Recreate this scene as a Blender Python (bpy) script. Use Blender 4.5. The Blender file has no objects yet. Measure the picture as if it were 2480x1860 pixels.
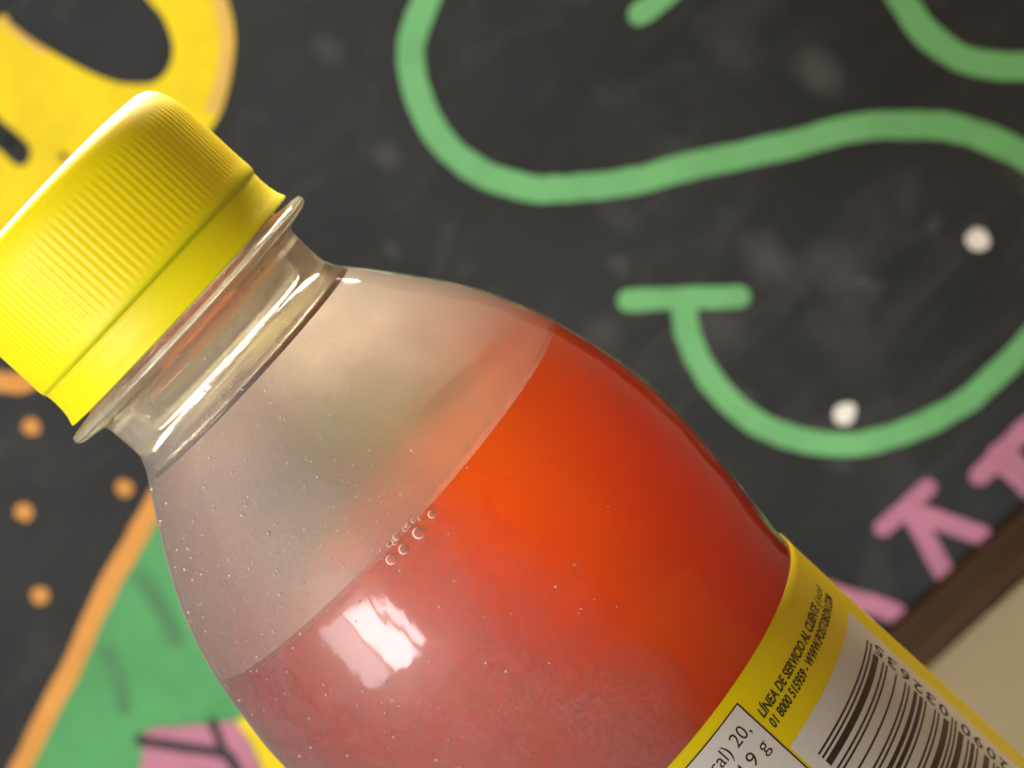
import bpy, bmesh, math, random
from mathutils import Matrix, Vector, noise
random.seed(7)
MM = 0.001
R_ = math.radians
scene = bpy.context.scene
COL = scene.collection

# ------------------------------------------------------------------ camera
cam_data = bpy.data.cameras.new('camera')
cam = bpy.data.objects.new('camera', cam_data)
COL.objects.link(cam)
cam_data.sensor_width = 36.0
cam_data.lens = 81.37
cam_data.clip_start = 0.01
cam_data.clip_end = 20.0
PITCH, YAW, ROLL = R_(-8.58355), R_(4.24185), R_(-46.96576)
fwd = Vector((math.sin(YAW)*math.cos(PITCH), math.cos(YAW)*math.cos(PITCH), math.sin(PITCH)))
r0 = Vector((math.cos(YAW), -math.sin(YAW), 0.0))
u0 = r0.cross(fwd)
right = math.cos(ROLL)*r0 + math.sin(ROLL)*u0
up = -math.sin(ROLL)*r0 + math.cos(ROLL)*u0
m = Matrix((right, up, -fwd)).transposed().to_4x4()
m.translation = Vector((0.0, -0.22866, 0.150))
cam.matrix_world = m
cam_data.dof.use_dof = True
cam_data.dof.focus_distance = 0.212
cam_data.dof.aperture_fstop = 32.0
scene.camera = cam

# ------------------------------------------------------------------ world and lamps
world = bpy.data.worlds.new('World')
scene.world = world
world.use_nodes = True
bg = world.node_tree.nodes['Background']
bg.inputs['Color'].default_value = (1.0, 0.80, 0.60, 1)
bg.inputs['Strength'].default_value = 0.20


def area_lamp(name, az, el, dist, w, h, radiance, color):
    """Rectangular lamp seen from the bottle at azimuth az (to the left of the camera) and elevation el."""
    ld = bpy.data.lights.new(name, 'AREA')
    ld.shape = 'RECTANGLE'
    ld.size, ld.size_y = w, h
    ld.energy = radiance*w*h*math.pi
    ld.color = color
    o = bpy.data.objects.new(name, ld)
    COL.objects.link(o)
    a, e = R_(az), R_(el)
    d = Vector((-math.sin(a)*math.cos(e), -math.cos(a)*math.cos(e), math.sin(e)))
    o.location = Vector((0, 0, 0.12)) + d*dist
    o.rotation_euler = (d).to_track_quat('Z', 'Y').to_euler()
    return o


DAY = (0.93, 0.97, 1.0)
area_lamp('window_pane_lamp', 60, 7, 1.5, 0.36, 0.36, 11.0, DAY)
area_lamp('window_pane_lamp', 44.5, 7, 1.5, 0.38, 0.36, 30.0, DAY)
area_lamp('window_pane_lamp', 32.5, 7, 1.5, 0.14, 0.30, 26.0, DAY)
area_lamp('added_back_lamp', 197, 39, 1.6, 1.3, 0.85, 47.0, (1.0, 0.87, 0.70))  # added lamp high behind the board, makes the soda and mist glow
area_lamp('bright_room_lamp', 62, 30, 2.2, 3.0, 2.2, 0.80, (1.0, 0.85, 0.68))

vs = scene.view_settings
vs.view_transform = 'Standard'
vs.look = 'None'
vs.gamma = 1.0
vs.use_curve_mapping = False
vs.exposure = 0.2
scene.render.engine = 'CYCLES'
scene.cycles.use_denoising = True
scene.cycles.max_bounces = 16
scene.cycles.transmission_bounces = 12
scene.cycles.transparent_max_bounces = 16
scene.cycles.volume_bounces = 8
scene.cycles.sample_clamp_indirect = 0.0
scene.cycles.caustics_refractive = True
scene.cycles.caustics_reflective = False
scene.cycles.blur_glossy = 0.3


# ------------------------------------------------------------------ node helpers
class NT:
    def __init__(self, name):
        self.mat = bpy.data.materials.new(name)
        self.mat.use_nodes = True
        self.t = self.mat.node_tree
        self.t.nodes.clear()
        self.out = self.t.nodes.new('ShaderNodeOutputMaterial')

    def n(self, kind, **kw):
        nd = self.t.nodes.new('ShaderNode' + kind)
        for k, v in kw.items():
            if k in nd.inputs.keys():
                s = nd.inputs[k]
                if hasattr(v, 'is_output'):
                    self.t.links.new(v, s)
                else:
                    if s.type == 'RGBA' and len(v) == 3:
                        v = (*v, 1)
                    s.default_value = v
            else:
                setattr(nd, k, v)
        return nd

    def link(self, a, b):
        self.t.links.new(a, b)

    def mix(self, fac, a, b):
        nd = self.t.nodes.new('ShaderNodeMixShader')
        if hasattr(fac, 'is_output'):
            self.link(fac, nd.inputs[0])
        else:
            nd.inputs[0].default_value = fac
        self.link(a, nd.inputs[1])
        self.link(b, nd.inputs[2])
        return nd.outputs[0]

    def ramp(self, fac, stops):
        nd = self.t.nodes.new('ShaderNodeValToRGB')
        el = nd.color_ramp.elements
        while len(el) < len(stops):
            el.new(0.5)
        for e, (p, c) in zip(el, stops):
            e.position = p
            e.color = (c, c, c, 1) if not hasattr(c, '__len__') else (*c, 1)
        self.link(fac, nd.inputs[0])
        return nd.outputs[0]

    def obj(self):
        return self.t.nodes.new('ShaderNodeTexCoord').outputs['Object']

    def noise(self, scale, detail=3.0, rough=0.5, vec=None, dist=0.0):
        nd = self.n('TexNoise', Scale=scale, Detail=detail, Roughness=rough, Distortion=dist)
        self.link(vec if vec is not None else self.obj(), nd.inputs['Vector'])
        return nd.outputs['Fac']

    def bump(self, h, strength, dist=0.0002):
        nd = self.n('Bump', Strength=strength, Distance=dist)
        self.link(h, nd.inputs['Height'])
        return nd.outputs[0]

    def math(self, op, a, b=None):
        nd = self.t.nodes.new('ShaderNodeMath')
        nd.operation = op
        for i, v in enumerate((a, b)):
            if v is None:
                continue
            if hasattr(v, 'is_output'):
                self.link(v, nd.inputs[i])
            else:
                nd.inputs[i].default_value = v
        return nd.outputs[0]

    def mixcol(self, fac, a, b):
        nd = self.t.nodes.new('ShaderNodeMix')
        nd.data_type = 'RGBA'
        for s, v in ((nd.inputs[0], fac), (nd.inputs[6], a), (nd.inputs[7], b)):
            if hasattr(v, 'is_output'):
                self.link(v, s)
            else:
                s.default_value = (*v, 1) if hasattr(v, '__len__') else v
        return nd.outputs[2]

    def done(self, surf=None, vol=None):
        if surf is not None:
            self.link(surf, self.out.inputs['Surface'])
        if vol is not None:
            self.link(vol, self.out.inputs['Volume'])
        return self.mat


def paint(name, c, rough=0.6, var=0.12, scale=90):
    t = NT(name)
    f = t.noise(scale, 4, 0.6)
    lo = tuple(x*(1-var) for x in c)
    hi = tuple(min(1, x*(1+var)) for x in c)
    col = t.mixcol(t.ramp(f, [(0.3, 0.0), (0.7, 1.0)]), lo, hi)
    p = t.n('BsdfPrincipled', Roughness=rough)
    p.inputs['Specular IOR Level'].default_value = 0.2
    t.link(col, p.inputs['Base Color'])
    t.link(t.bump(t.noise(600, 3), 0.25), p.inputs['Normal'])
    return t.done(p.outputs[0])


M = {}
# --- board paints
M['green'] = paint('green_chalk_paint', (0.145, 0.40, 0.155))
M['deep_green'] = paint('deep_green_paint', (0.075, 0.30, 0.105), var=0.2, scale=40)
M['dark_green'] = paint('dark_green_paint', (0.07, 0.21, 0.09))
M['yellow'] = paint('yellow_paint', (0.76, 0.57, 0.0))
M['peach'] = paint('peach_paint', (0.70, 0.42, 0.10))
M['orange'] = paint('orange_paint', (0.60, 0.27, 0.055))
M['pink'] = paint('pink_paint', (0.43, 0.17, 0.25))
M['white'] = paint('white_paint', (0.75, 0.73, 0.68))
M['black'] = paint('black_paint', (0.025, 0.025, 0.028))

t = NT('blackboard')
big = t.ramp(t.noise(14, 6, 0.68), [(0.32, 0.0), (0.72, 1.0)])
streak_map = t.n('Mapping', Scale=(30, 30, 70), Rotation=(0, R_(40), 0))
t.link(t.obj(), streak_map.inputs[0])
streak = t.ramp(t.noise(1.0, 4, 0.7, streak_map.outputs[0], 1.5), [(0.52, 0.0), (0.85, 1.0)])
specks = t.ramp(t.noise(95, 3, 0.5), [(0.66, 0.0), (0.80, 1.0)])
c1 = t.mixcol(big, (0.0165, 0.0175, 0.0182), (0.0330, 0.0342, 0.0352))
c2 = t.mixcol(t.math('MULTIPLY', streak, 0.20), c1, (0.17, 0.165, 0.165))
c3 = t.mixcol(t.math('MULTIPLY', specks, 0.30), c2, (0.24, 0.23, 0.225))
# rubbed-in chalk smudges at their own places on the board (metres along it and up it)
for (sx_, sz_, rad_, amt_) in ((0.107, 0.0897, 0.0045, 0.5), (0.0781, 0.0731, 0.005, 0.45), (0.0847, 0.0625, 0.006, 0.25), (0.0454, 0.1326, 0.003, 0.35),
                               (0.0488, 0.0836, 0.004, 0.25), (0.0642, 0.0708, 0.005, 0.25), (0.0659, 0.0968, 0.004, 0.18), (0.052, 0.152, 0.003, 0.30),
                               (0.100, 0.104, 0.005, 0.2), (0.078, 0.055, 0.006, 0.2), (0.034, 0.121, 0.002, 0.3), (0.120, 0.052, 0.006, 0.15)):
    vd = t.n('VectorMath', operation='DISTANCE')
    wob = t.n('Mapping', Scale=(1.0, 0.0, 0.7))
    t.link(t.obj(), wob.inputs[0])
    t.link(wob.outputs[0], vd.inputs[0])
    vd.inputs[1].default_value = (sx_, 0.0, sz_*0.7)
    dd_ = t.math('ADD', t.math('DIVIDE', vd.outputs['Value'], rad_), t.math('MULTIPLY', t.math('SUBTRACT', t.noise(220, 4, 0.7), 0.5), 1.4))
    fall = t.ramp(dd_, [(0.2, amt_*0.6), (1.0, 0.0)])
    c3 = t.mixcol(fall, c3, (0.16, 0.155, 0.152))
p = t.n('BsdfPrincipled', Roughness=0.62)
p.inputs['Specular IOR Level'].default_value = 0.12
t.link(c3, p.inputs['Base Color'])
t.link(t.bump(t.noise(900, 3), 0.3), p.inputs['Normal'])
M['board'] = t.done(p.outputs[0])

t = NT('stained_wood')
mp = t.n('Mapping', Scale=(18, 200, 200))
t.link(t.obj(), mp.inputs[0])
g = t.noise(1.0, 6, 0.65, mp.outputs[0], 1.2)
col = t.mixcol(t.ramp(g, [(0.3, 0.0), (0.7, 1.0)]), (0.018, 0.011, 0.005), (0.075, 0.032, 0.011))
p = t.n('BsdfPrincipled', Roughness=0.6)
p.inputs['Specular IOR Level'].default_value = 0.15
t.link(col, p.inputs['Base Color'])
t.link(t.bump(g, 0.4), p.inputs['Normal'])
M['wood'] = t.done(p.outputs[0])

t = NT('beige_tabletop')
w1 = t.noise(260, 3, 0.6)
w2 = t.noise(14, 4, 0.6)
col = t.mixcol(t.ramp(w2, [(0.3, 0.0), (0.7, 1.0)]), (0.76, 0.65, 0.42), (0.82, 0.70, 0.46))
col = t.mixcol(t.math('MULTIPLY', t.ramp(w1, [(0.45, 0.0), (0.7, 1.0)]), 0.25), col, (0.64, 0.53, 0.32))
p = t.n('BsdfPrincipled', Roughness=0.6)
t.link(col, p.inputs['Base Color'])
t.link(t.bump(w1, 0.3), p.inputs['Normal'])
M['table'] = t.done(p.outputs[0])

# --- bottle materials
t = NT('yellow_cap_plastic')
p = t.n('BsdfPrincipled', Roughness=0.5)
p.inputs['Specular IOR Level'].default_value = 0.35
col = t.mixcol(t.noise(160, 3), (0.88, 0.665, 0.0), (0.92, 0.715, 0.0))
t.link(col, p.inputs['Base Color'])
p.inputs['Subsurface Weight'].default_value = 0.8
p.inputs['Subsurface Radius'].default_value = (1.0, 0.55, 0.05)
p.inputs['Subsurface Scale'].default_value = 0.0025
t.link(t.bump(t.noise(1500, 2), 0.06), p.inputs['Normal'])
M['cap'] = t.done(p.outputs[0])


def film(t, clear, fog_fac, fog_col, trans=0.5, gloss_rough=0.06, gloss_gain=1.0, haze=0.0, normal=None):
    """Plastic sheet: clear body, a scattering film on it, and the reflection of its skin."""
    d = t.n('BsdfDiffuse', Color=fog_col)
    tr = t.n('BsdfTranslucent', Color=fog_col)
    fog = t.mix(trans, d.outputs[0], tr.outputs[0])
    base = t.mix(fog_fac, clear, fog)
    fr = t.n('Fresnel', IOR=1.5)
    gl = t.n('BsdfGlossy', Roughness=gloss_rough, Color=(1, 1, 1))
    gr = t.n('BsdfGlossy', Roughness=0.42, Color=(1, 1, 1))
    if normal is not None:
        for nd in (d, tr, gl, gr, fr):
            t.link(normal, nd.inputs['Normal'])
    g = t.mix(haze, gl.outputs[0], gr.outputs[0])
    return t.mix(t.math('MULTIPLY', fr.outputs[0], gloss_gain), base, g)


t = NT('clear_bottle_plastic')
tp = t.n('BsdfTransparent', Color=(0.97, 0.96, 0.93))
# moisture on the outside; its one-sided veil and dark tint imitate the light
oc = t.obj()
sp = t.n('SeparateXYZ')
t.link(oc, sp.inputs[0])
ang = t.math('ARCTAN2', sp.outputs['X'], t.math('MULTIPLY', sp.outputs['Y'], -1.0))
edge = t.math('ADD', ang, t.math('MULTIPLY', t.math('SUBTRACT', t.noise(60, 4, 0.6), 0.5), 0.5))
side = t.ramp(t.math('ADD', t.math('MULTIPLY', edge, 0.5), 0.5), [(0.46, 1.0), (0.64, 0.03)])
grain = t.ramp(t.noise(55, 5, 0.65, dist=0.8), [(0.30, 0.09), (0.78, 0.29)])
fine = t.ramp(t.noise(2300, 2, 0.6), [(0.35, 0.65), (0.65, 1.35)])
patchy = t.ramp(t.noise(38, 4, 0.6), [(0.35, 0.25), (0.70, 1.0)])
fine = t.math('ADD', 1.0, t.math('MULTIPLY', t.math('SUBTRACT', fine, 1.0), patchy))
smear = t.math('MULTIPLY', t.math('MULTIPLY', side, grain), fine)
t.link(t.mixcol(t.math('MULTIPLY', side, t.math('ADD', t.math('MULTIPLY', grain, 2.0), 0.2)), (0.97, 0.96, 0.93), (0.62, 0.58, 0.56)), tp.inputs['Color'])  # left flank tinted darker, shade over the soda put into the colour
dents = t.bump(t.noise(75, 3, 0.5, dist=0.5), 0.30, 0.0012)
M['pet'] = t.done(film(t, tp.outputs[0], smear, (0.40, 0.395, 0.42), 0.12, 0.080, 0.9, t.math('MULTIPLY', side, 0.5), dents))

t = NT('thick_bottle_plastic')
gl = t.n('BsdfGlass', IOR=1.56, Roughness=0.05, Color=(0.99, 0.98, 0.94))
nz = t.ramp(t.noise(120, 4, 0.6), [(0.3, 0.24), (0.75, 0.46)])
d = t.n('BsdfDiffuse', Color=(0.72, 0.70, 0.61))
tr = t.n('BsdfTranslucent', Color=(0.84, 0.80, 0.64))
M['neck'] = t.done(t.mix(nz, gl.outputs[0], t.mix(0.6, d.outputs[0], tr.outputs[0])))

t = NT('condensation')
tp = t.n('BsdfTransparent', Color=(1, 1, 1))
v = t.noise(70, 5, 0.6, dist=0.6)
fine = t.noise(2500, 2, 0.6)
sp = t.n('SeparateXYZ')
t.link(t.obj(), sp.inputs[0])
# the band just above the soda was rinsed by it and is less misted
hgt = t.math('ADD', t.math('MULTIPLY', t.math('SUBTRACT', sp.outputs['Z'], 0.117), 100.0), t.math('MULTIPLY', t.math('SUBTRACT', t.noise(45, 3, 0.5), 0.5), 1.0))
rinse = t.ramp(t.math('SUBTRACT', hgt, t.math('MULTIPLY', sp.outputs['X'], 12.0)), [(0.0, 0.76), (0.9, 1.0)])
f = t.math('MULTIPLY', rinse, t.math('ADD', t.ramp(v, [(0.30, 0.28), (0.75, 0.58)]), t.math('MULTIPLY', t.math('SUBTRACT', fine, 0.5), 0.35)))
d = t.n('BsdfDiffuse', Color=(0.80, 0.76, 0.66))
tr = t.n('BsdfTranslucent', Color=(0.82, 0.78, 0.67))
gs = t.n('BsdfGlossy', Roughness=0.40, Color=(1, 0.98, 0.95))
rf = t.n('BsdfRefraction', IOR=1.18, Roughness=0.75, Color=(1, 1, 1))
M['fog'] = t.done(t.mix(f, t.mix(0.75, tp.outputs[0], rf.outputs[0]), t.mix(0.14, t.mix(0.32, d.outputs[0], tr.outputs[0]), gs.outputs[0])))

t = NT('red_soda')
va = t.n('VolumeAbsorption', Color=(0.9975, 0.715, 0.0), Density=150.0)
vsn = t.n('VolumeScatter', Color=(1.0, 0.20, 0.01), Density=95.0, Anisotropy=0.66)
ad = t.n('AddShader')
t.link(va.outputs[0], ad.inputs[0])
t.link(vsn.outputs[0], ad.inputs[1])
tq = t.n('BsdfTransparent')
gq = t.n('BsdfGlossy', Roughness=0.18)
fq = t.n('Fresnel', IOR=1.2)
M['soda'] = t.done(t.mix(fq.outputs[0], tq.outputs[0], gq.outputs[0]), ad.outputs[0])

t = NT('water_drop')
gl = t.n('BsdfGlossy', Roughness=0.08, Color=(1, 1, 1))
tp = t.n('BsdfTransparent', Color=(0.93, 0.93, 0.93))
fr = t.n('LayerWeight', Blend=0.35)
tw = t.n('BsdfTranslucent', Color=(1.0, 0.98, 0.93))
dd = t.n('BsdfDiffuse', Color=(0.95, 0.93, 0.88))
M['drop'] = t.done(t.mix(t.math('MULTIPLY', fr.outputs['Fresnel'], 0.3), t.mix(0.9, tp.outputs[0], t.mix(0.4, tw.outputs[0], dd.outputs[0])), gl.outputs[0]))

t = NT('froth_bubble')
gl = t.n('BsdfGlossy', Roughness=0.15, Color=(1, 0.97, 0.9))
tp = t.n('BsdfTransparent', Color=(1.0, 0.85, 0.75))
fr = t.n('LayerWeight', Blend=0.5)
df = t.n('BsdfDiffuse', Color=(0.95, 0.90, 0.78))
M['bubble'] = t.done(t.mix(t.ramp(fr.outputs['Facing'], [(0.25, 0.10), (0.55, 1.0)]), tp.outputs[0], t.mix(0.05, t.mix(0.15, df.outputs[0], t.n('BsdfTranslucent', Color=(1.0, 0.95, 0.85)).outputs[0]), gl.outputs[0])))


def printed(name, c, rough=0.38):
    t = NT(name)
    col = t.mixcol(t.noise(300, 3), tuple(x*0.95 for x in c), c)
    p = t.n('BsdfPrincipled', Roughness=rough)
    t.link(col, p.inputs['Base Color'])
    tr = t.n('BsdfTranslucent')
    t.link(col, tr.inputs['Color'])
    t.link(t.bump(t.noise(60, 2), 0.15, 0.001), p.inputs['Normal'])
    return t.done(t.mix(0.38, p.outputs[0], tr.outputs[0]))


M['label_yellow'] = printed('yellow_label_film', (0.80, 0.66, 0.0))
M['label_white'] = printed('white_label_print', (0.72, 0.68, 0.66))
M['ink'] = paint('dark_brown_ink', (0.035, 0.017, 0.013), rough=0.5)
M['ink_black'] = paint('black_ink', (0.04, 0.035, 0.01), rough=0.5)


# ------------------------------------------------------------------ object helpers
def obj(name, bm, mat, parent=None, smooth=True):
    me = bpy.data.meshes.new(name)
    bm.normal_update()
    bm.to_mesh(me)
    bm.free()
    if smooth:
        for f in me.polygons:
            f.use_smooth = True
    me.materials.append(mat)
    o = bpy.data.objects.new(name, me)
    COL.objects.link(o)
    if parent is not None:
        o.parent = parent
    return o


def empty(name, loc, rz=0.0):
    o = bpy.data.objects.new(name, None)
    o.empty_display_size = 0.02
    COL.objects.link(o)
    o.location = loc
    o.rotation_euler = (0, 0, rz)
    return o


def add_box(bm, x0, x1, y0, y1, z0, z1, bev=0.0):
    r = bmesh.ops.create_cube(bm, size=1.0)
    for v in r['verts']:
        v.co = Vector((x0 + (v.co.x+.5)*(x1-x0), y0 + (v.co.y+.5)*(y1-y0), z0 + (v.co.z+.5)*(z1-z0)))
    if bev:
        es = list({e for v in r['verts'] for e in v.link_edges})
        bmesh.ops.bevel(bm, geom=es, offset=bev, segments=2, affect='EDGES', profile=0.6)


def revolve(profile, seg, closed=False, radial=None):
    """Surface of revolution; profile in mm as (r, z)."""
    bm = bmesh.new()
    rings = []
    for (r, z) in profile:
        if r < 1e-6:
            rings.append([bm.verts.new((0, 0, z*MM))])
            continue
        ring = []
        for i in range(seg):
            a = 2*math.pi*i/seg
            rr = r if radial is None else r + radial(a, z, r)
            ring.append(bm.verts.new((rr*math.sin(a)*MM, -rr*math.cos(a)*MM, z*MM)))
        rings.append(ring)
    n = len(rings)
    for k in range(n if closed else n-1):
        A, B = rings[k], rings[(k+1) % n]
        for i in range(seg):
            j = (i+1) % seg
            if len(A) == 1 and len(B) == 1:
                break
            if len(A) == 1:
                bm.faces.new((A[0], B[j], B[i]))
            elif len(B) == 1:
                bm.faces.new((A[i], A[j], B[0]))
            else:
                bm.faces.new((A[i], A[j], B[j], B[i]))
    bmesh.ops.recalc_face_normals(bm, faces=bm.faces)
    return bm


def catmull(pts, n=8, closed=False):
    P = [Vector(p) for p in pts]
    out = []
    m_ = len(P)
    rng = range(m_ if closed else m_-1)
    for i in rng:
        if closed:
            p0, p1, p2, p3 = P[i-1], P[i], P[(i+1) % m_], P[(i+2) % m_]
        else:
            p1, p2 = P[i], P[i+1]
            p0 = P[i-1] if i > 0 else 2*p1-p2
            p3 = P[i+2] if i+2 < m_ else 2*p2-p1
        for k in range(n):
            u = k/n
            out.append(0.5*((2*p1) + (p2-p0)*u + (2*p0-5*p1+4*p2-p3)*u*u + (3*p1-p0-3*p2+p3)*u**3))
    if not closed:
        out.append(P[-1])
    return out


# ------------------------------------------------------------------ table
bm = bmesh.new()
add_box(bm, -0.17, 0.152, -0.045, 0.30, -0.025, 0.0, 0.002)
table = obj('tabletop', bm, M['table'], smooth=False)
table['kind'] = 'structure'
table['label'] = 'beige tabletop under the bottle and the menu board'

# ------------------------------------------------------------------ painted menu board
# board frame: local x runs along its foot, local y points away from the bottle, local z is up
board = empty('menu_board', (0.0, 0.18219, 0.0), R_(-17.1194))
board['label'] = 'black chalk menu board with painted letters in a brown wooden frame, standing behind the bottle'
board['category'] = 'menu board'
S0, S1, H1 = -0.106, 0.152, 0.210
bm = bmesh.new()
add_box(bm, S0+0.004, S1-0.004, 0.0, 0.008, 0.004, H1-0.004)
obj('board_panel', bm, M['board'], board, smooth=False)
for (a, b_, c, d_) in ((S0, S1, 0.0002, 0.0098), (S0, S1, H1-0.0098, H1)):
    bm = bmesh.new()
    add_box(bm, a, b_, -0.0040, 0.014, c, d_, 0.0008)
    obj('frame_rail', bm, M['wood'], board, smooth=False)
for (a, b_) in ((S0, S0+0.0098), (S1-0.0098, S1)):
    bm = bmesh.new()
    add_box(bm, a, b_, -0.0036, 0.0136, 0.0099, H1-0.0099, 0.0008)
    o = obj('frame_rail', bm, M['wood'], board, smooth=False)

S = {
    'loop': [(75.5, 148.3), (69.6, 145.9), (63.7, 143.5), (60.5, 141.0), (57.5, 137.0), (54.6, 130.5), (53.9, 123.9), (55.2, 117.4), (58.7, 111.0), (62.2, 107.3), (66.7, 103.2), (72.4, 98.9), (79.1, 94.9), (85.6, 90.7), (94.0, 85.0), (100.7, 81.1), (106.1, 77.4), (112.1, 71.5), (115.7, 67.3), (118.6, 61.8), (121.0, 54.8), (122.6, 47.9)] ,
    'tick': [(92.7, 118.4), (95.9, 117.8), (101.1, 117.4)] ,
    'arc': [(126.6, 95.8), (125.1, 89.0), (123.9, 83.1), (124.3, 77.1), (126.5, 71.6), (131.4, 65.8), (136.4, 61.3)] ,
    'bar': [(56.3, 85.1), (63.3, 78.5), (70.1, 71.9)] ,
    'hook': [(62.8, 78.3), (60.5, 75.4), (58.0, 71.1), (56.0, 64.4), (55.8, 55.8), (58.0, 48.5), (62.3, 41.8), (67.2, 37.2), (74.3, 33.4), (83.5, 30.5), (91.5, 30.0), (98.2, 30.3), (106.5, 31.2)] ,
    'white': [(105.6, 49.9), (68.3, 43.8)] ,
    'smudge': [(107.0, 89.7), (78.1, 73.1), (84.7, 62.5), (45.4, 132.6), (48.8, 83.6), (64.2, 70.8), (65.9, 96.8)] ,
    'yellow': [(48.9, 176.8), (46.2, 170.2), (42.9, 165.7), (39.5, 162.9), (35.6, 160.4), (31.3, 158.4), (27.4, 157.6), (22.8, 157.2), (12.5, 156.6), (-4.1, 160.4), (-20.4, 173.8), (4.3, 194.5), (17.0, 196.4), (17.2, 193.6), (17.9, 189.7), (19.0, 184.8), (20.7, 178.8), (22.6, 174.5), (25.2, 171.4), (27.5, 169.8), (30.4, 169.7), (33.1, 171.0), (34.9, 173.0), (36.5, 176.5), (36.9, 179.9), (38.9, 187.2)] ,
    'slot': [(3.6, 188.0), (3.6, 185.1), (3.8, 181.6), (3.7, 178.8), (2.9, 177.4), (1.0, 176.7), (-0.2, 177.3), (-0.6, 179.0), (-0.5, 181.5), (-0.9, 184.2)] ,
    'peach': [(46.5, 174.6), (45.3, 171.2), (41.9, 166.7), (38.5, 163.8), (34.7, 161.4), (30.7, 159.7)] ,
    'peach2': [(16.9, 195.4), (17.2, 191.2), (17.8, 187.4)] ,
    'speck': [(6.4, 172.8)] ,
    'orange': [(-23.0, 121.4), (-31.6, 119.3), (-39.2, 117.5), (-46.9, 115.6), (-54.3, 113.5), (-63.0, 110.3), (-72.3, 107.8), (-83.3, 104.5), (-91.1, 102.3)] ,
    'green': [(-21.4, 119.7), (-31.0, 118.0), (-39.1, 116.0), (-46.8, 114.2), (-54.3, 112.0), (-62.9, 108.8), (-72.3, 106.3), (-83.3, 103.0), (-91.0, 100.8), (-44.7, 51.4), (-5.6, 75.2), (18.0, 100.0), (26.0, 116.0), (16.0, 130.0), (0.0, 129.0), (-12.0, 123.0)] ,
    'shade1': [(-42.3, 112.3), (-44.1, 105.9), (-46.9, 99.7)] ,
    'shade2': [(-57.6, 107.0), (-60.6, 101.6), (-63.8, 97.8)] ,
    'pink': [(-64.3, 91.9), (-59.6, 88.4), (-54.3, 83.8), (-51.3, 81.4), (-52.0, 77.3), (-54.7, 71.5), (-57.6, 65.7), (-74.6, 82.8), (-68.8, 88.5)] ,
    'pb1': [(-66.3, 91.3), (-62.0, 85.1), (-57.4, 78.5), (-57.8, 75.3), (-59.7, 70.8)] ,
    'pb2': [(-54.3, 84.1), (-55.5, 81.5), (-57.4, 78.4)] ,
    'yel2': [(-50.9, 81.3), (-44.5, 76.9), (-41.8, 69.9), (-48.1, 54.7), (-58.2, 64.9), (-54.2, 71.6), (-51.8, 77.1)] ,
    'odots': [(-34.6, 145.1), (-31.6, 125.8), (-47.7, 135.7), (-57.9, 123.3)] ,
    'oblob': [(-35.8, 158.8), (-32.2, 154.7), (-29.5, 151.7), (-23.7, 150.1)] ,
    'kbar': [(58.2, 23.8), (63.1, 23.6), (68.8, 23.6)] ,
    'kleg1': [(63.8, 22.8), (61.9, 16.3), (59.9, 10.1)] ,
    'kleg2': [(64.3, 21.8), (66.9, 16.0), (69.3, 10.5)] ,
    'low': [(41.8, 24.4), (44.7, 18.2), (46.9, 14.4), (48.6, 10.3)] ,
    'rbar': [(76.8, 18.7), (80.8, 18.8), (86.5, 19.3), (91.5, 18.9)] ,
    'rleg': [(81.9, 18.6), (82.0, 13.8), (82.0, 7.5)] ,
}


def sheet(bm, pts, y0, y1):
    """Flat painted shape on the board between depths y0 (board side) and y1 (front), mm."""
    vs_ = [bm.verts.new((p[0]*MM, y1*MM, p[1]*MM)) for p in pts]
    f = bm.faces.new(vs_)
    r = bmesh.ops.extrude_face_region(bm, geom=[f])
    for g in r['geom']:
        if isinstance(g, bmesh.types.BMVert):
            g.co.y = y0*MM
    bmesh.ops.recalc_face_normals(bm, faces=bm.faces)


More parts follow.
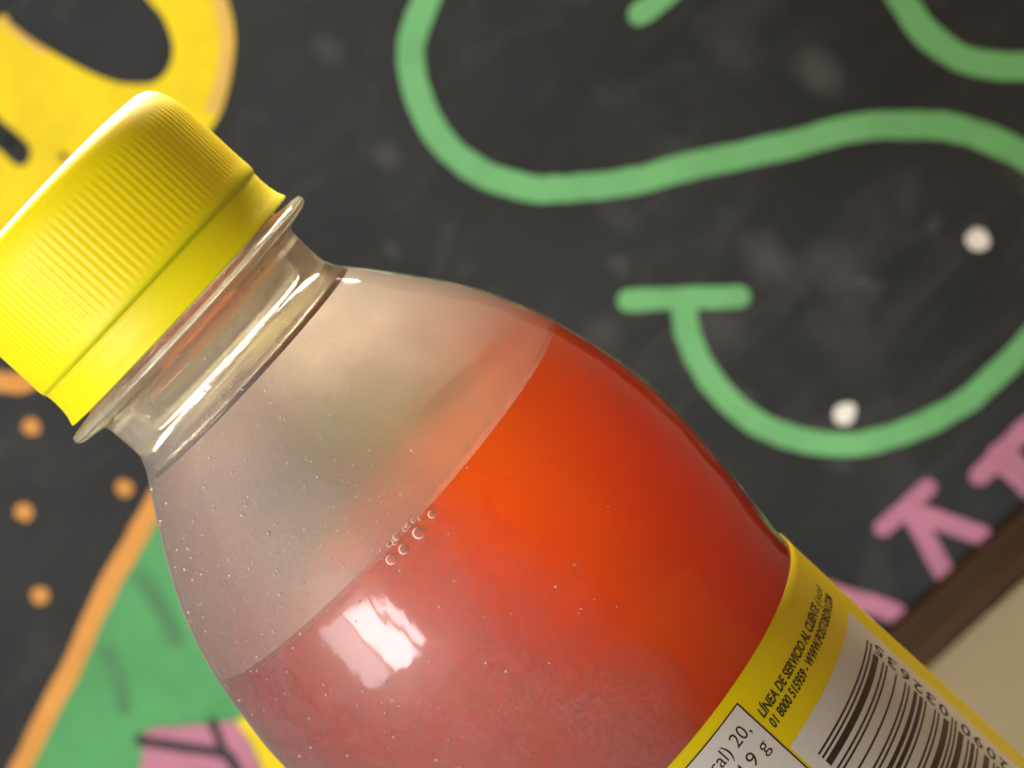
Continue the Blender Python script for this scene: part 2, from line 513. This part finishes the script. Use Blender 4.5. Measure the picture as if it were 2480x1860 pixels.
def brush(name, pts, width, mat, layer=1, label=None, wob=0.05, taper=None):
    """A brush stroke of round ends along a smoothed line (board mm)."""
    c = catmull([(p[0], p[1]) for p in pts], 7)
    off = random.uniform(0, 50)
    L, Rr = [], []
    for i, p_ in enumerate(c):
        a = c[max(0, i-1)]
        b2 = c[min(len(c)-1, i+1)]
        d = (b2-a).normalized()
        nrm = Vector((-d.y, d.x))
        u = i/(len(c)-1)
        w = width*0.5*(1 + wob*noise.noise(Vector((i*0.35, off, 0))) * 2)
        w2 = width*0.5*(1 + wob*noise.noise(Vector((i*0.35, off+9, 0))) * 2)
        if taper:
            w *= taper(u)
            w2 *= taper(u)
        L.append(p_ + nrm*w)
        Rr.append(p_ - nrm*w2)
    d0 = (c[1]-c[0]).normalized()
    d1 = (c[-1]-c[-2]).normalized()

    def cap_(p_, frm, d, w):
        a0 = math.atan2(*(frm-p_).yx)
        return [p_ + Vector((math.cos(a0-math.pi*k/7), math.sin(a0-math.pi*k/7)))*w for k in range(1, 7)]
    outline = L + cap_(c[-1], L[-1], d1, (L[-1]-c[-1]).length) + Rr[::-1] + cap_(c[0], Rr[0], d0, (Rr[0]-c[0]).length)
    bm = bmesh.new()
    # quads along the stroke keep the shape safe where it bends
    y1 = -0.12*layer*MM
    lv = [bm.verts.new((q.x*MM, y1, q.y*MM)) for q in L]
    rv = [bm.verts.new((q.x*MM, y1, q.y*MM)) for q in Rr]
    for i in range(len(L)-1):
        bm.faces.new((lv[i], lv[i+1], rv[i+1], rv[i]))
    e1 = [bm.verts.new((q.x*MM, y1, q.y*MM)) for q in cap_(c[-1], L[-1], d1, (L[-1]-c[-1]).length)]
    bm.faces.new([lv[-1]] + e1 + [rv[-1]])
    e0 = [bm.verts.new((q.x*MM, y1, q.y*MM)) for q in cap_(c[0], Rr[0], d0, (Rr[0]-c[0]).length)]
    bm.faces.new([rv[0]] + e0 + [lv[0]])
    r = bmesh.ops.extrude_face_region(bm, geom=list(bm.faces))
    for g in r['geom']:
        if isinstance(g, bmesh.types.BMVert):
            g.co.y = -0.02*MM
    bmesh.ops.recalc_face_normals(bm, faces=bm.faces)
    o = obj(name, bm, mat, board, smooth=False)
    if label:
        o['label'] = label
    return o


def patch(name, pts, mat, layer=1, label=None, smooth_n=4):
    c = catmull([(p[0], p[1]) for p in pts], smooth_n, closed=True) if smooth_n else [Vector(p) for p in pts]
    bm = bmesh.new()
    sheet(bm, c, -0.02, -0.12*layer)
    bmesh.ops.triangulate(bm, faces=[f for f in bm.faces if len(f.verts) > 4])
    o = obj(name, bm, mat, board, smooth=False)
    if label:
        o['label'] = label
    return o


def dab(name, c, r, mat, layer=1, stretch=1.0, ang=0.0, label=None):
    off = random.uniform(0, 99)
    pts = []
    for k in range(20):
        a = 2*math.pi*k/20
        rr = r*(1+0.3*noise.noise(Vector((math.cos(a), math.sin(a), off))))
        x, y = rr*math.cos(a)*stretch, rr*math.sin(a)
        pts.append((c[0]+x*math.cos(ang)-y*math.sin(ang), c[1]+x*math.sin(ang)+y*math.cos(ang)))
    return patch(name, pts, mat, layer, label, 0)


PX = 0.0813   # board millimetres per photo pixel
brush('green_line', S['loop'], 57*PX, M['green'], 1, 'long green curling painted line')
brush('green_line', S['tick'], 48*PX, M['green'], 1, 'short green painted dash')
brush('green_line', S['arc'], 56*PX, M['green'], 1, 'green painted arc')
brush('green_line', S['bar'], 49*PX, M['green'], 2, 'green crossbar of a painted hook')
brush('green_line', S['hook'], 54*PX, M['green'], 1, 'green hook shaped painted line')
for q, ang in zip(S['white'], (1.2, 0.3)):
    dab('white_dot', q, 22*PX, M['white'], 1, 1.2, ang)
patch('yellow_letter', S['yellow'], M['yellow'], 1, 'big yellow painted letter', 4)
dab('black_slot', (1.9, 181.4), 1.0, M['board'], 2)
patch('black_slot', S['slot'], M['board'], 2, None, 3)
brush('peach_edge', S['peach'], 26*PX, M['peach'], 2, 'peach painted edge of the yellow letter')
brush('peach_edge', S['peach2'], 14*PX, M['peach'], 2)
dab('black_fleck', S['speck'][0], 9*PX, M['board'], 3)
patch('green_field', S['green'], M['deep_green'], 1, 'dark green painted field', 3)
brush('orange_line', S['orange'], 46*PX, M['orange'], 2, 'long orange painted border line')
brush('dark_green_streak', S['shade1'], 40*PX, M['dark_green'], 2)
brush('dark_green_streak', S['shade2'], 34*PX, M['dark_green'], 2)
patch('pink_letter', S['pink'], M['pink'], 3, 'pink painted letter with black outline', 2)
brush('black_outline', S['pb1'], 26*PX, M['black'], 4)
brush('black_outline', S['pb2'], 20*PX, M['black'], 5)
patch('yellow_field', S['yel2'], M['yellow'], 2, 'small yellow painted field', 2)
for q in S['odots']:
    dab('orange_dot', q, 20*PX, M['orange'], 1)
brush('orange_line', S['oblob'], 46*PX, M['orange'], 1, 'short orange painted stroke')
brush('pink_stroke', S['kbar'], 40*PX, M['pink'], 1)
brush('pink_stroke', S['kleg1'], 44*PX, M['pink'], 2)
brush('pink_stroke', S['kleg2'], 44*PX, M['pink'], 3)
brush('pink_stroke', S['low'], 46*PX, M['pink'], 1)
brush('pink_stroke', S['rbar'], 46*PX, M['pink'], 1)
brush('pink_stroke', S['rleg'], 62*PX, M['pink'], 2)

# ------------------------------------------------------------------ bottle
bottle = empty('soda_bottle', (0, 0, 0))
bottle['label'] = 'plastic bottle of red orange soda with yellow screw cap and yellow label'
bottle['category'] = 'bottle'

BODY = [(0, 5.5), (8, 4.8), (14, 2.6), (18.5, 0.35), (20.5, 0.0), (22.4, 0.9), (24.6, 4.0), (25.9, 9.0), (26.2, 15), (26.2, 28),
        (25.9, 33), (25.1, 38), (24.7, 41.5), (24.65, 46), (24.66, 54), (24.53, 62), (24.38, 70), (24.30, 78), (24.28, 84.6),
        (24.55, 87.5), (25.16, 91.6), (25.65, 95.5), (26.05, 99.0), (26.28, 102.5), (26.28, 106.0), (26.0, 109.2), (25.50, 112.0),
        (24.92, 114.8), (24.40, 117.0), (23.7, 119.3), (22.85, 121.6), (21.85, 123.9), (20.7, 126.1), (19.4, 128.2), (17.95, 130.4),
        (16.6, 132.4), (15.4, 134.1), (14.4, 135.4), (13.65, 136.5), (13.2, 137.5)]


def smooth_profile(p, n=4):
    return [(max(0, q.x), q.y) for q in catmull(p, n)]


prof = smooth_profile(BODY)


def body_r(z):
    for (r1, z1), (r2, z2) in zip(prof[20:], prof[21:]):
        if z1 <= z <= z2:
            return r1 + (r2-r1)*(z-z1)/(z2-z1)
    return prof[-1][0]


shell = obj('bottle_wall', revolve(prof, 160), M['pet'], bottle)

# thick neck with its carrying ring, open at the mouth; the cap sits over its upper half
NECK = [(14.25, 135.4), (13.85, 135.95), (13.5, 136.65), (13.12, 137.6), (13.06, 138.3), (13.07, 139.4), (13.09, 140.6), (13.11, 141.5), (13.2, 142.0), (13.5, 142.3), (15.7, 142.75), (16.15, 143.0), (16.25, 143.35),
        (16.1, 143.7), (15.4, 143.85), (13.4, 144.1), (12.75, 144.6), (12.6, 146.0), (12.6, 147.2), (13.05, 147.6), (13.05, 148.3),
        (12.4, 148.8), (12.4, 160.2), (12.1, 160.6), (11.2, 160.6), (10.9, 160.2), (10.9, 143.5), (11.3, 141.5), (12.0, 139.6),
        (12.6, 138.1), (12.95, 137.2), (13.5, 136.2), (14.2, 135.38)]
obj('bottle_neck', revolve(NECK, 160, closed=True), M['neck'], bottle)

# film of condensation on the inside above the soda
LEVEL = 117.0
fogp = [(r-0.25, z) for r, z in prof if LEVEL+0.3 < z < 136.6]
obj('condensation_film', revolve(fogp, 140), M['fog'], bottle)

# soda
GAP = 0.10
liq = [(max(0, r-GAP), z+0.5 if r < 20.4 and z < 10 else z) for r, z in prof if z < LEVEL-0.2]
rt = body_r(LEVEL) - GAP
liq += [(rt+0.05, LEVEL+0.1), (rt-0.02, LEVEL+0.12), (rt-0.4, LEVEL+0.02), (rt-0.9, LEVEL-0.02), (rt-2.0, LEVEL-0.05), (12, LEVEL-0.06), (0, LEVEL-0.06)]
obj('soda', revolve(liq, 160), M['soda'], bottle)

# cap
def knurl(a, z, r):
    if r < 14.2 or z < 149.8 or z > 159.0:
        return 0.0
    f = min(1.0, (z-149.8)/0.5, (159.0-z)/1.0)
    c = math.cos(a*120)
    return 0.032*f*(abs(c)**0.7*(1 if c > 0 else -1))


CAP = [(0, 161.9), (6, 161.88), (11.0, 161.75), (12.8, 161.55), (13.6, 161.15), (14.15, 160.5), (14.5, 159.6), (14.72, 158.9), (14.85, 158.0),
       (14.9, 157.0), (14.92, 154.5), (14.92, 152.0), (14.92, 150.6), (14.95, 150.2), (15.0, 149.7), (15.02, 149.2), (14.98, 148.8), (14.90, 148.45),
       (14.84, 148.42), (14.83, 148.75), (13.7, 148.8), (13.6, 149.5), (13.5, 159.0), (12.8, 160.9), (0, 161.0)]
cap = obj('screw_cap', revolve(CAP, 960, radial=knurl), M['cap'], bottle)
cap['label'] = 'ribbed yellow screw cap'
BAND = [(14.70, 148.7), (14.82, 148.6), (14.72, 147.6), (14.78, 146.4), (14.95, 145.4), (15.22, 144.75), (15.22, 144.55), (14.6, 144.5),
        (13.75, 145.5), (13.75, 148.7)]
obj('tamper_band', revolve(BAND, 200, closed=True), M['cap'], cap)
bm = bmesh.new()
for k in range(16):
    a = 2*math.pi*(k+.35)/16
    mt = Matrix.Rotation(a, 4, 'Z')
    n0 = len(bm.verts)
    add_box(bm, -0.0004, 0.0004, -0.0147, -0.0139, 0.14825, 0.14865)
    bm.verts.ensure_lookup_table()
    for v in bm.verts[n0:]:
        v.co = mt @ v.co
obj('tamper_bridges', bm, M['cap'], cap, smooth=False)['kind'] = 'stuff'

# ------------------------------------------------------------------ label
LT, LB = 84.65, 43.0


def lab_r(z):
    return body_r(z) + 0.10


lp = [(lab_r(LB + (LT-LB)*k/40), LB + (LT-LB)*k/40) for k in range(41)]
ring = lp + [(r+0.06, z) for r, z in lp[::-1]]
label = obj('paper_label', revolve(ring, 200, closed=True), M['label_yellow'], bottle)
label['label'] = 'yellow wrap label with barcode and nutrition box'


def on_label(deg, z, lift):
    r = (lab_r(z) + 0.06 + lift)*MM
    a = R_(deg)
    return Vector((r*math.sin(a), -r*math.cos(a), z*MM))


def label_rect(bm, d0, d1, z0, z1, lift):
    nx = max(1, int(abs(d1-d0)/2))
    nz = max(1, int(abs(z1-z0)/2))
    g = [[bm.verts.new(on_label(d0+(d1-d0)*i/nx, z0+(z1-z0)*k/nz, lift)) for i in range(nx+1)] for k in range(nz+1)]
    for k in range(nz):
        for i in range(nx):
            bm.faces.new((g[k][i], g[k][i+1], g[k+1][i+1], g[k+1][i]))


def label_text(name, body, deg, z, height, length=None, lift=0.03, shear=0.0, bold=0.0, turn=False, mat=None):
    """Lettering wrapped on the label: deg, z is the start of the base line; height is the capital height in mm."""
    cu = bpy.data.curves.new(name, 'FONT')
    cu.body = body
    cu.size = 1.0
    cu.shear = shear
    cu.offset = bold
    cu.resolution_u = 3
    tmp = bpy.data.objects.new(name, cu)
    COL.objects.link(tmp)
    dg = bpy.context.evaluated_depsgraph_get()
    me = bpy.data.meshes.new_from_object(tmp.evaluated_get(dg))
    bpy.data.objects.remove(tmp)
    bpy.data.curves.remove(cu)
    sy = height/0.69
    xs = [v.co.x for v in me.vertices]
    x0, wx = min(xs), max(xs)-min(xs)
    sx = sy if length is None else length/wx
    bm = bmesh.new()
    bm.from_mesh(me)
    bpy.data.meshes.remove(me)
    bmesh.ops.triangulate(bm, faces=bm.faces)
    for v in bm.verts:
        X, Y = (v.co.x-x0)*sx, v.co.y*sy
        if turn:
            X, Y = -Y, X
        zz = z + Y
        v.co = on_label(deg + math.degrees(X/24.45), zz, lift)
    return obj(name, bm, mat or M['ink'], label, smooth=False)


bm = bmesh.new()
label_rect(bm, 19.6, 66.6, 45.0, 76.75, 0.02)
obj('white_panel', bm, M['label_white'], label)
bm = bmesh.new()
label_rect(bm, -75, 18.55, 45.0, 83.25, 0.02)
obj('white_panel', bm, M['label_white'], label)
bm = bmesh.new()
label_rect(bm, -75.0, 18.75, 83.25, 83.40, 0.035)
label_rect(bm, 18.55, 18.95, 45.0, 83.40, 0.030)
obj('nutrition_border', bm, M['ink'], label)

# barcode, bars lying level; read from the top downwards
CODE = '7702090032635'
Lc = ['0001101', '0011001', '0010011', '0111101', '0100011', '0110001', '0101111', '0111011', '0110111', '0001011']
Gc = [''.join('1' if ch == '0' else '0' for ch in c)[::-1] for c in Lc]
Rc = [''.join('1' if ch == '0' else '0' for ch in c) for c in Lc]
PAR = ['LLLLLL', 'LLGLGG', 'LLGGLG', 'LLGGGL', 'LGLLGG', 'LGGLLG', 'LGGGLL', 'LGLGLG', 'LGLGGL', 'LGGLGL']
bits = '101' + ''.join((Lc if par == 'L' else Gc)[int(ch)] for ch, par in zip(CODE[1:7], PAR[int(CODE[0])]))
bits += '01010' + ''.join(Rc[int(ch)] for ch in CODE[7:]) + '101'
bits = bits[::-1]
MOD, ZT = 0.2555, 74.15
bm = bmesh.new()
i = 0
while i < len(bits):
    if bits[i] == '1':
        j = i
        while j < len(bits) and bits[j] == '1':
            j += 1
        guard = i < 3 or i >= 92 or 45 <= i < 50
        label_rect(bm, 22.9, 61.4 if guard else 58.4, ZT-i*MOD-0.01, ZT-j*MOD+0.01, 0.035)
        i = j
    else:
        i += 1
obj('barcode', bm, M['ink'], label)
for k, ch in enumerate(CODE[::-1][:12]):
    zc = ZT - (3 + 7*k + (5 if k >= 6 else 0) + 6.0)*MOD
    label_text('barcode_digit', ch, 63.1, zc-0.1, 1.6, 1.3, bold=0.02, turn=True)

label_text('service_line', 'LÍNEA DE SERVICIO AL CLIENTE', 20.4, 80.40, 0.98, R_(56.6-20.4)*24.45, shear=0.22, bold=0.03, mat=M['ink_black'])
label_text('service_line', '(sol', 57.4, 80.35, 0.95, R_(8.4)*24.45, shear=0.22, bold=0.0, mat=M['ink_black'])
label_text('service_line', '01 8000 515959 - WWW.POSTOBON.COM', 20.5, 78.95, 0.98, R_(65.9-20.5)*24.45, shear=0.22, bold=0.03, mat=M['ink_black'])
label_text('nutrition_text', '(kcal) 20,', 0.6, 80.65, 1.42, R_(15.9)*24.45)
label_text('nutrition_text', '4,9 g', 7.0, 78.30, 1.42, R_(9.6)*24.45)

# ------------------------------------------------------------------ froth bubbles and droplets
D0 = Vector((0, -228.66, 150.0))


def wall_point(deg, z, inset):
    r = body_r(z) - inset
    a = R_(deg)
    return Vector((r*math.sin(a), -r*math.cos(a), z))*MM


def ball(name, c, r, mat, sub=2):
    bm = bmesh.new()
    bmesh.ops.create_icosphere(bm, subdivisions=sub, radius=r*MM, matrix=Matrix.Translation(c))
    return obj(name, bm, mat, bottle)


BUB = [(3.8, 116.42, 0.35), (-0.8, 116.13, 0.52), (-4.8, 116.23, 0.52), (-8.8, 116.27, 0.5), (1.7, 116.88, 0.21), (0.2, 117.13, 0.22), (-1.1, 117.22, 0.22), (-2.2, 117.29, 0.19), (-4.1, 117.31, 0.27), (-5.1, 117.28, 0.19), (-6.8, 117.2, 0.22), (-6.0, 117.1, 0.17), (-1.1, 120.09, 0.14), (-0.9, 120.64, 0.11), (-2.6, 121.16, 0.13)]

for (deg, z, r) in BUB:
    deg += random.uniform(-0.5, 0.5)
    z += random.uniform(-0.15, 0.2)
    r *= random.uniform(0.75, 1.2)
    ball('froth_bubble', wall_point(deg, z+0.15, 0.15*r), r*1.1, M['bubble'], 3)

bm = bmesh.new()
made = 0
while made < 420:
    z = random.uniform(98, 137)
    deg = random.gauss(-28, 26)
    if abs(deg) > 80:
        continue
    dens = 0.25 + 0.9*max(0.0, noise.noise(Vector((deg*0.06, z*0.12, 3.3)))+0.15)
    if z < LEVEL:
        dens *= 0.35
    if random.random() > dens:
        continue
    r = random.choice((0.04, 0.045, 0.05, 0.06, 0.07, 0.10, 0.14)) * random.uniform(0.8, 1.2)
    c = wall_point(deg, z, -0.02)
    mt = Matrix.Translation(c)
    bmesh.ops.create_icosphere(bm, subdivisions=1, radius=r*MM, matrix=mt)
    made += 1
dr = obj('water_droplets', bm, M['drop'], bottle)
dr['kind'] = 'stuff'
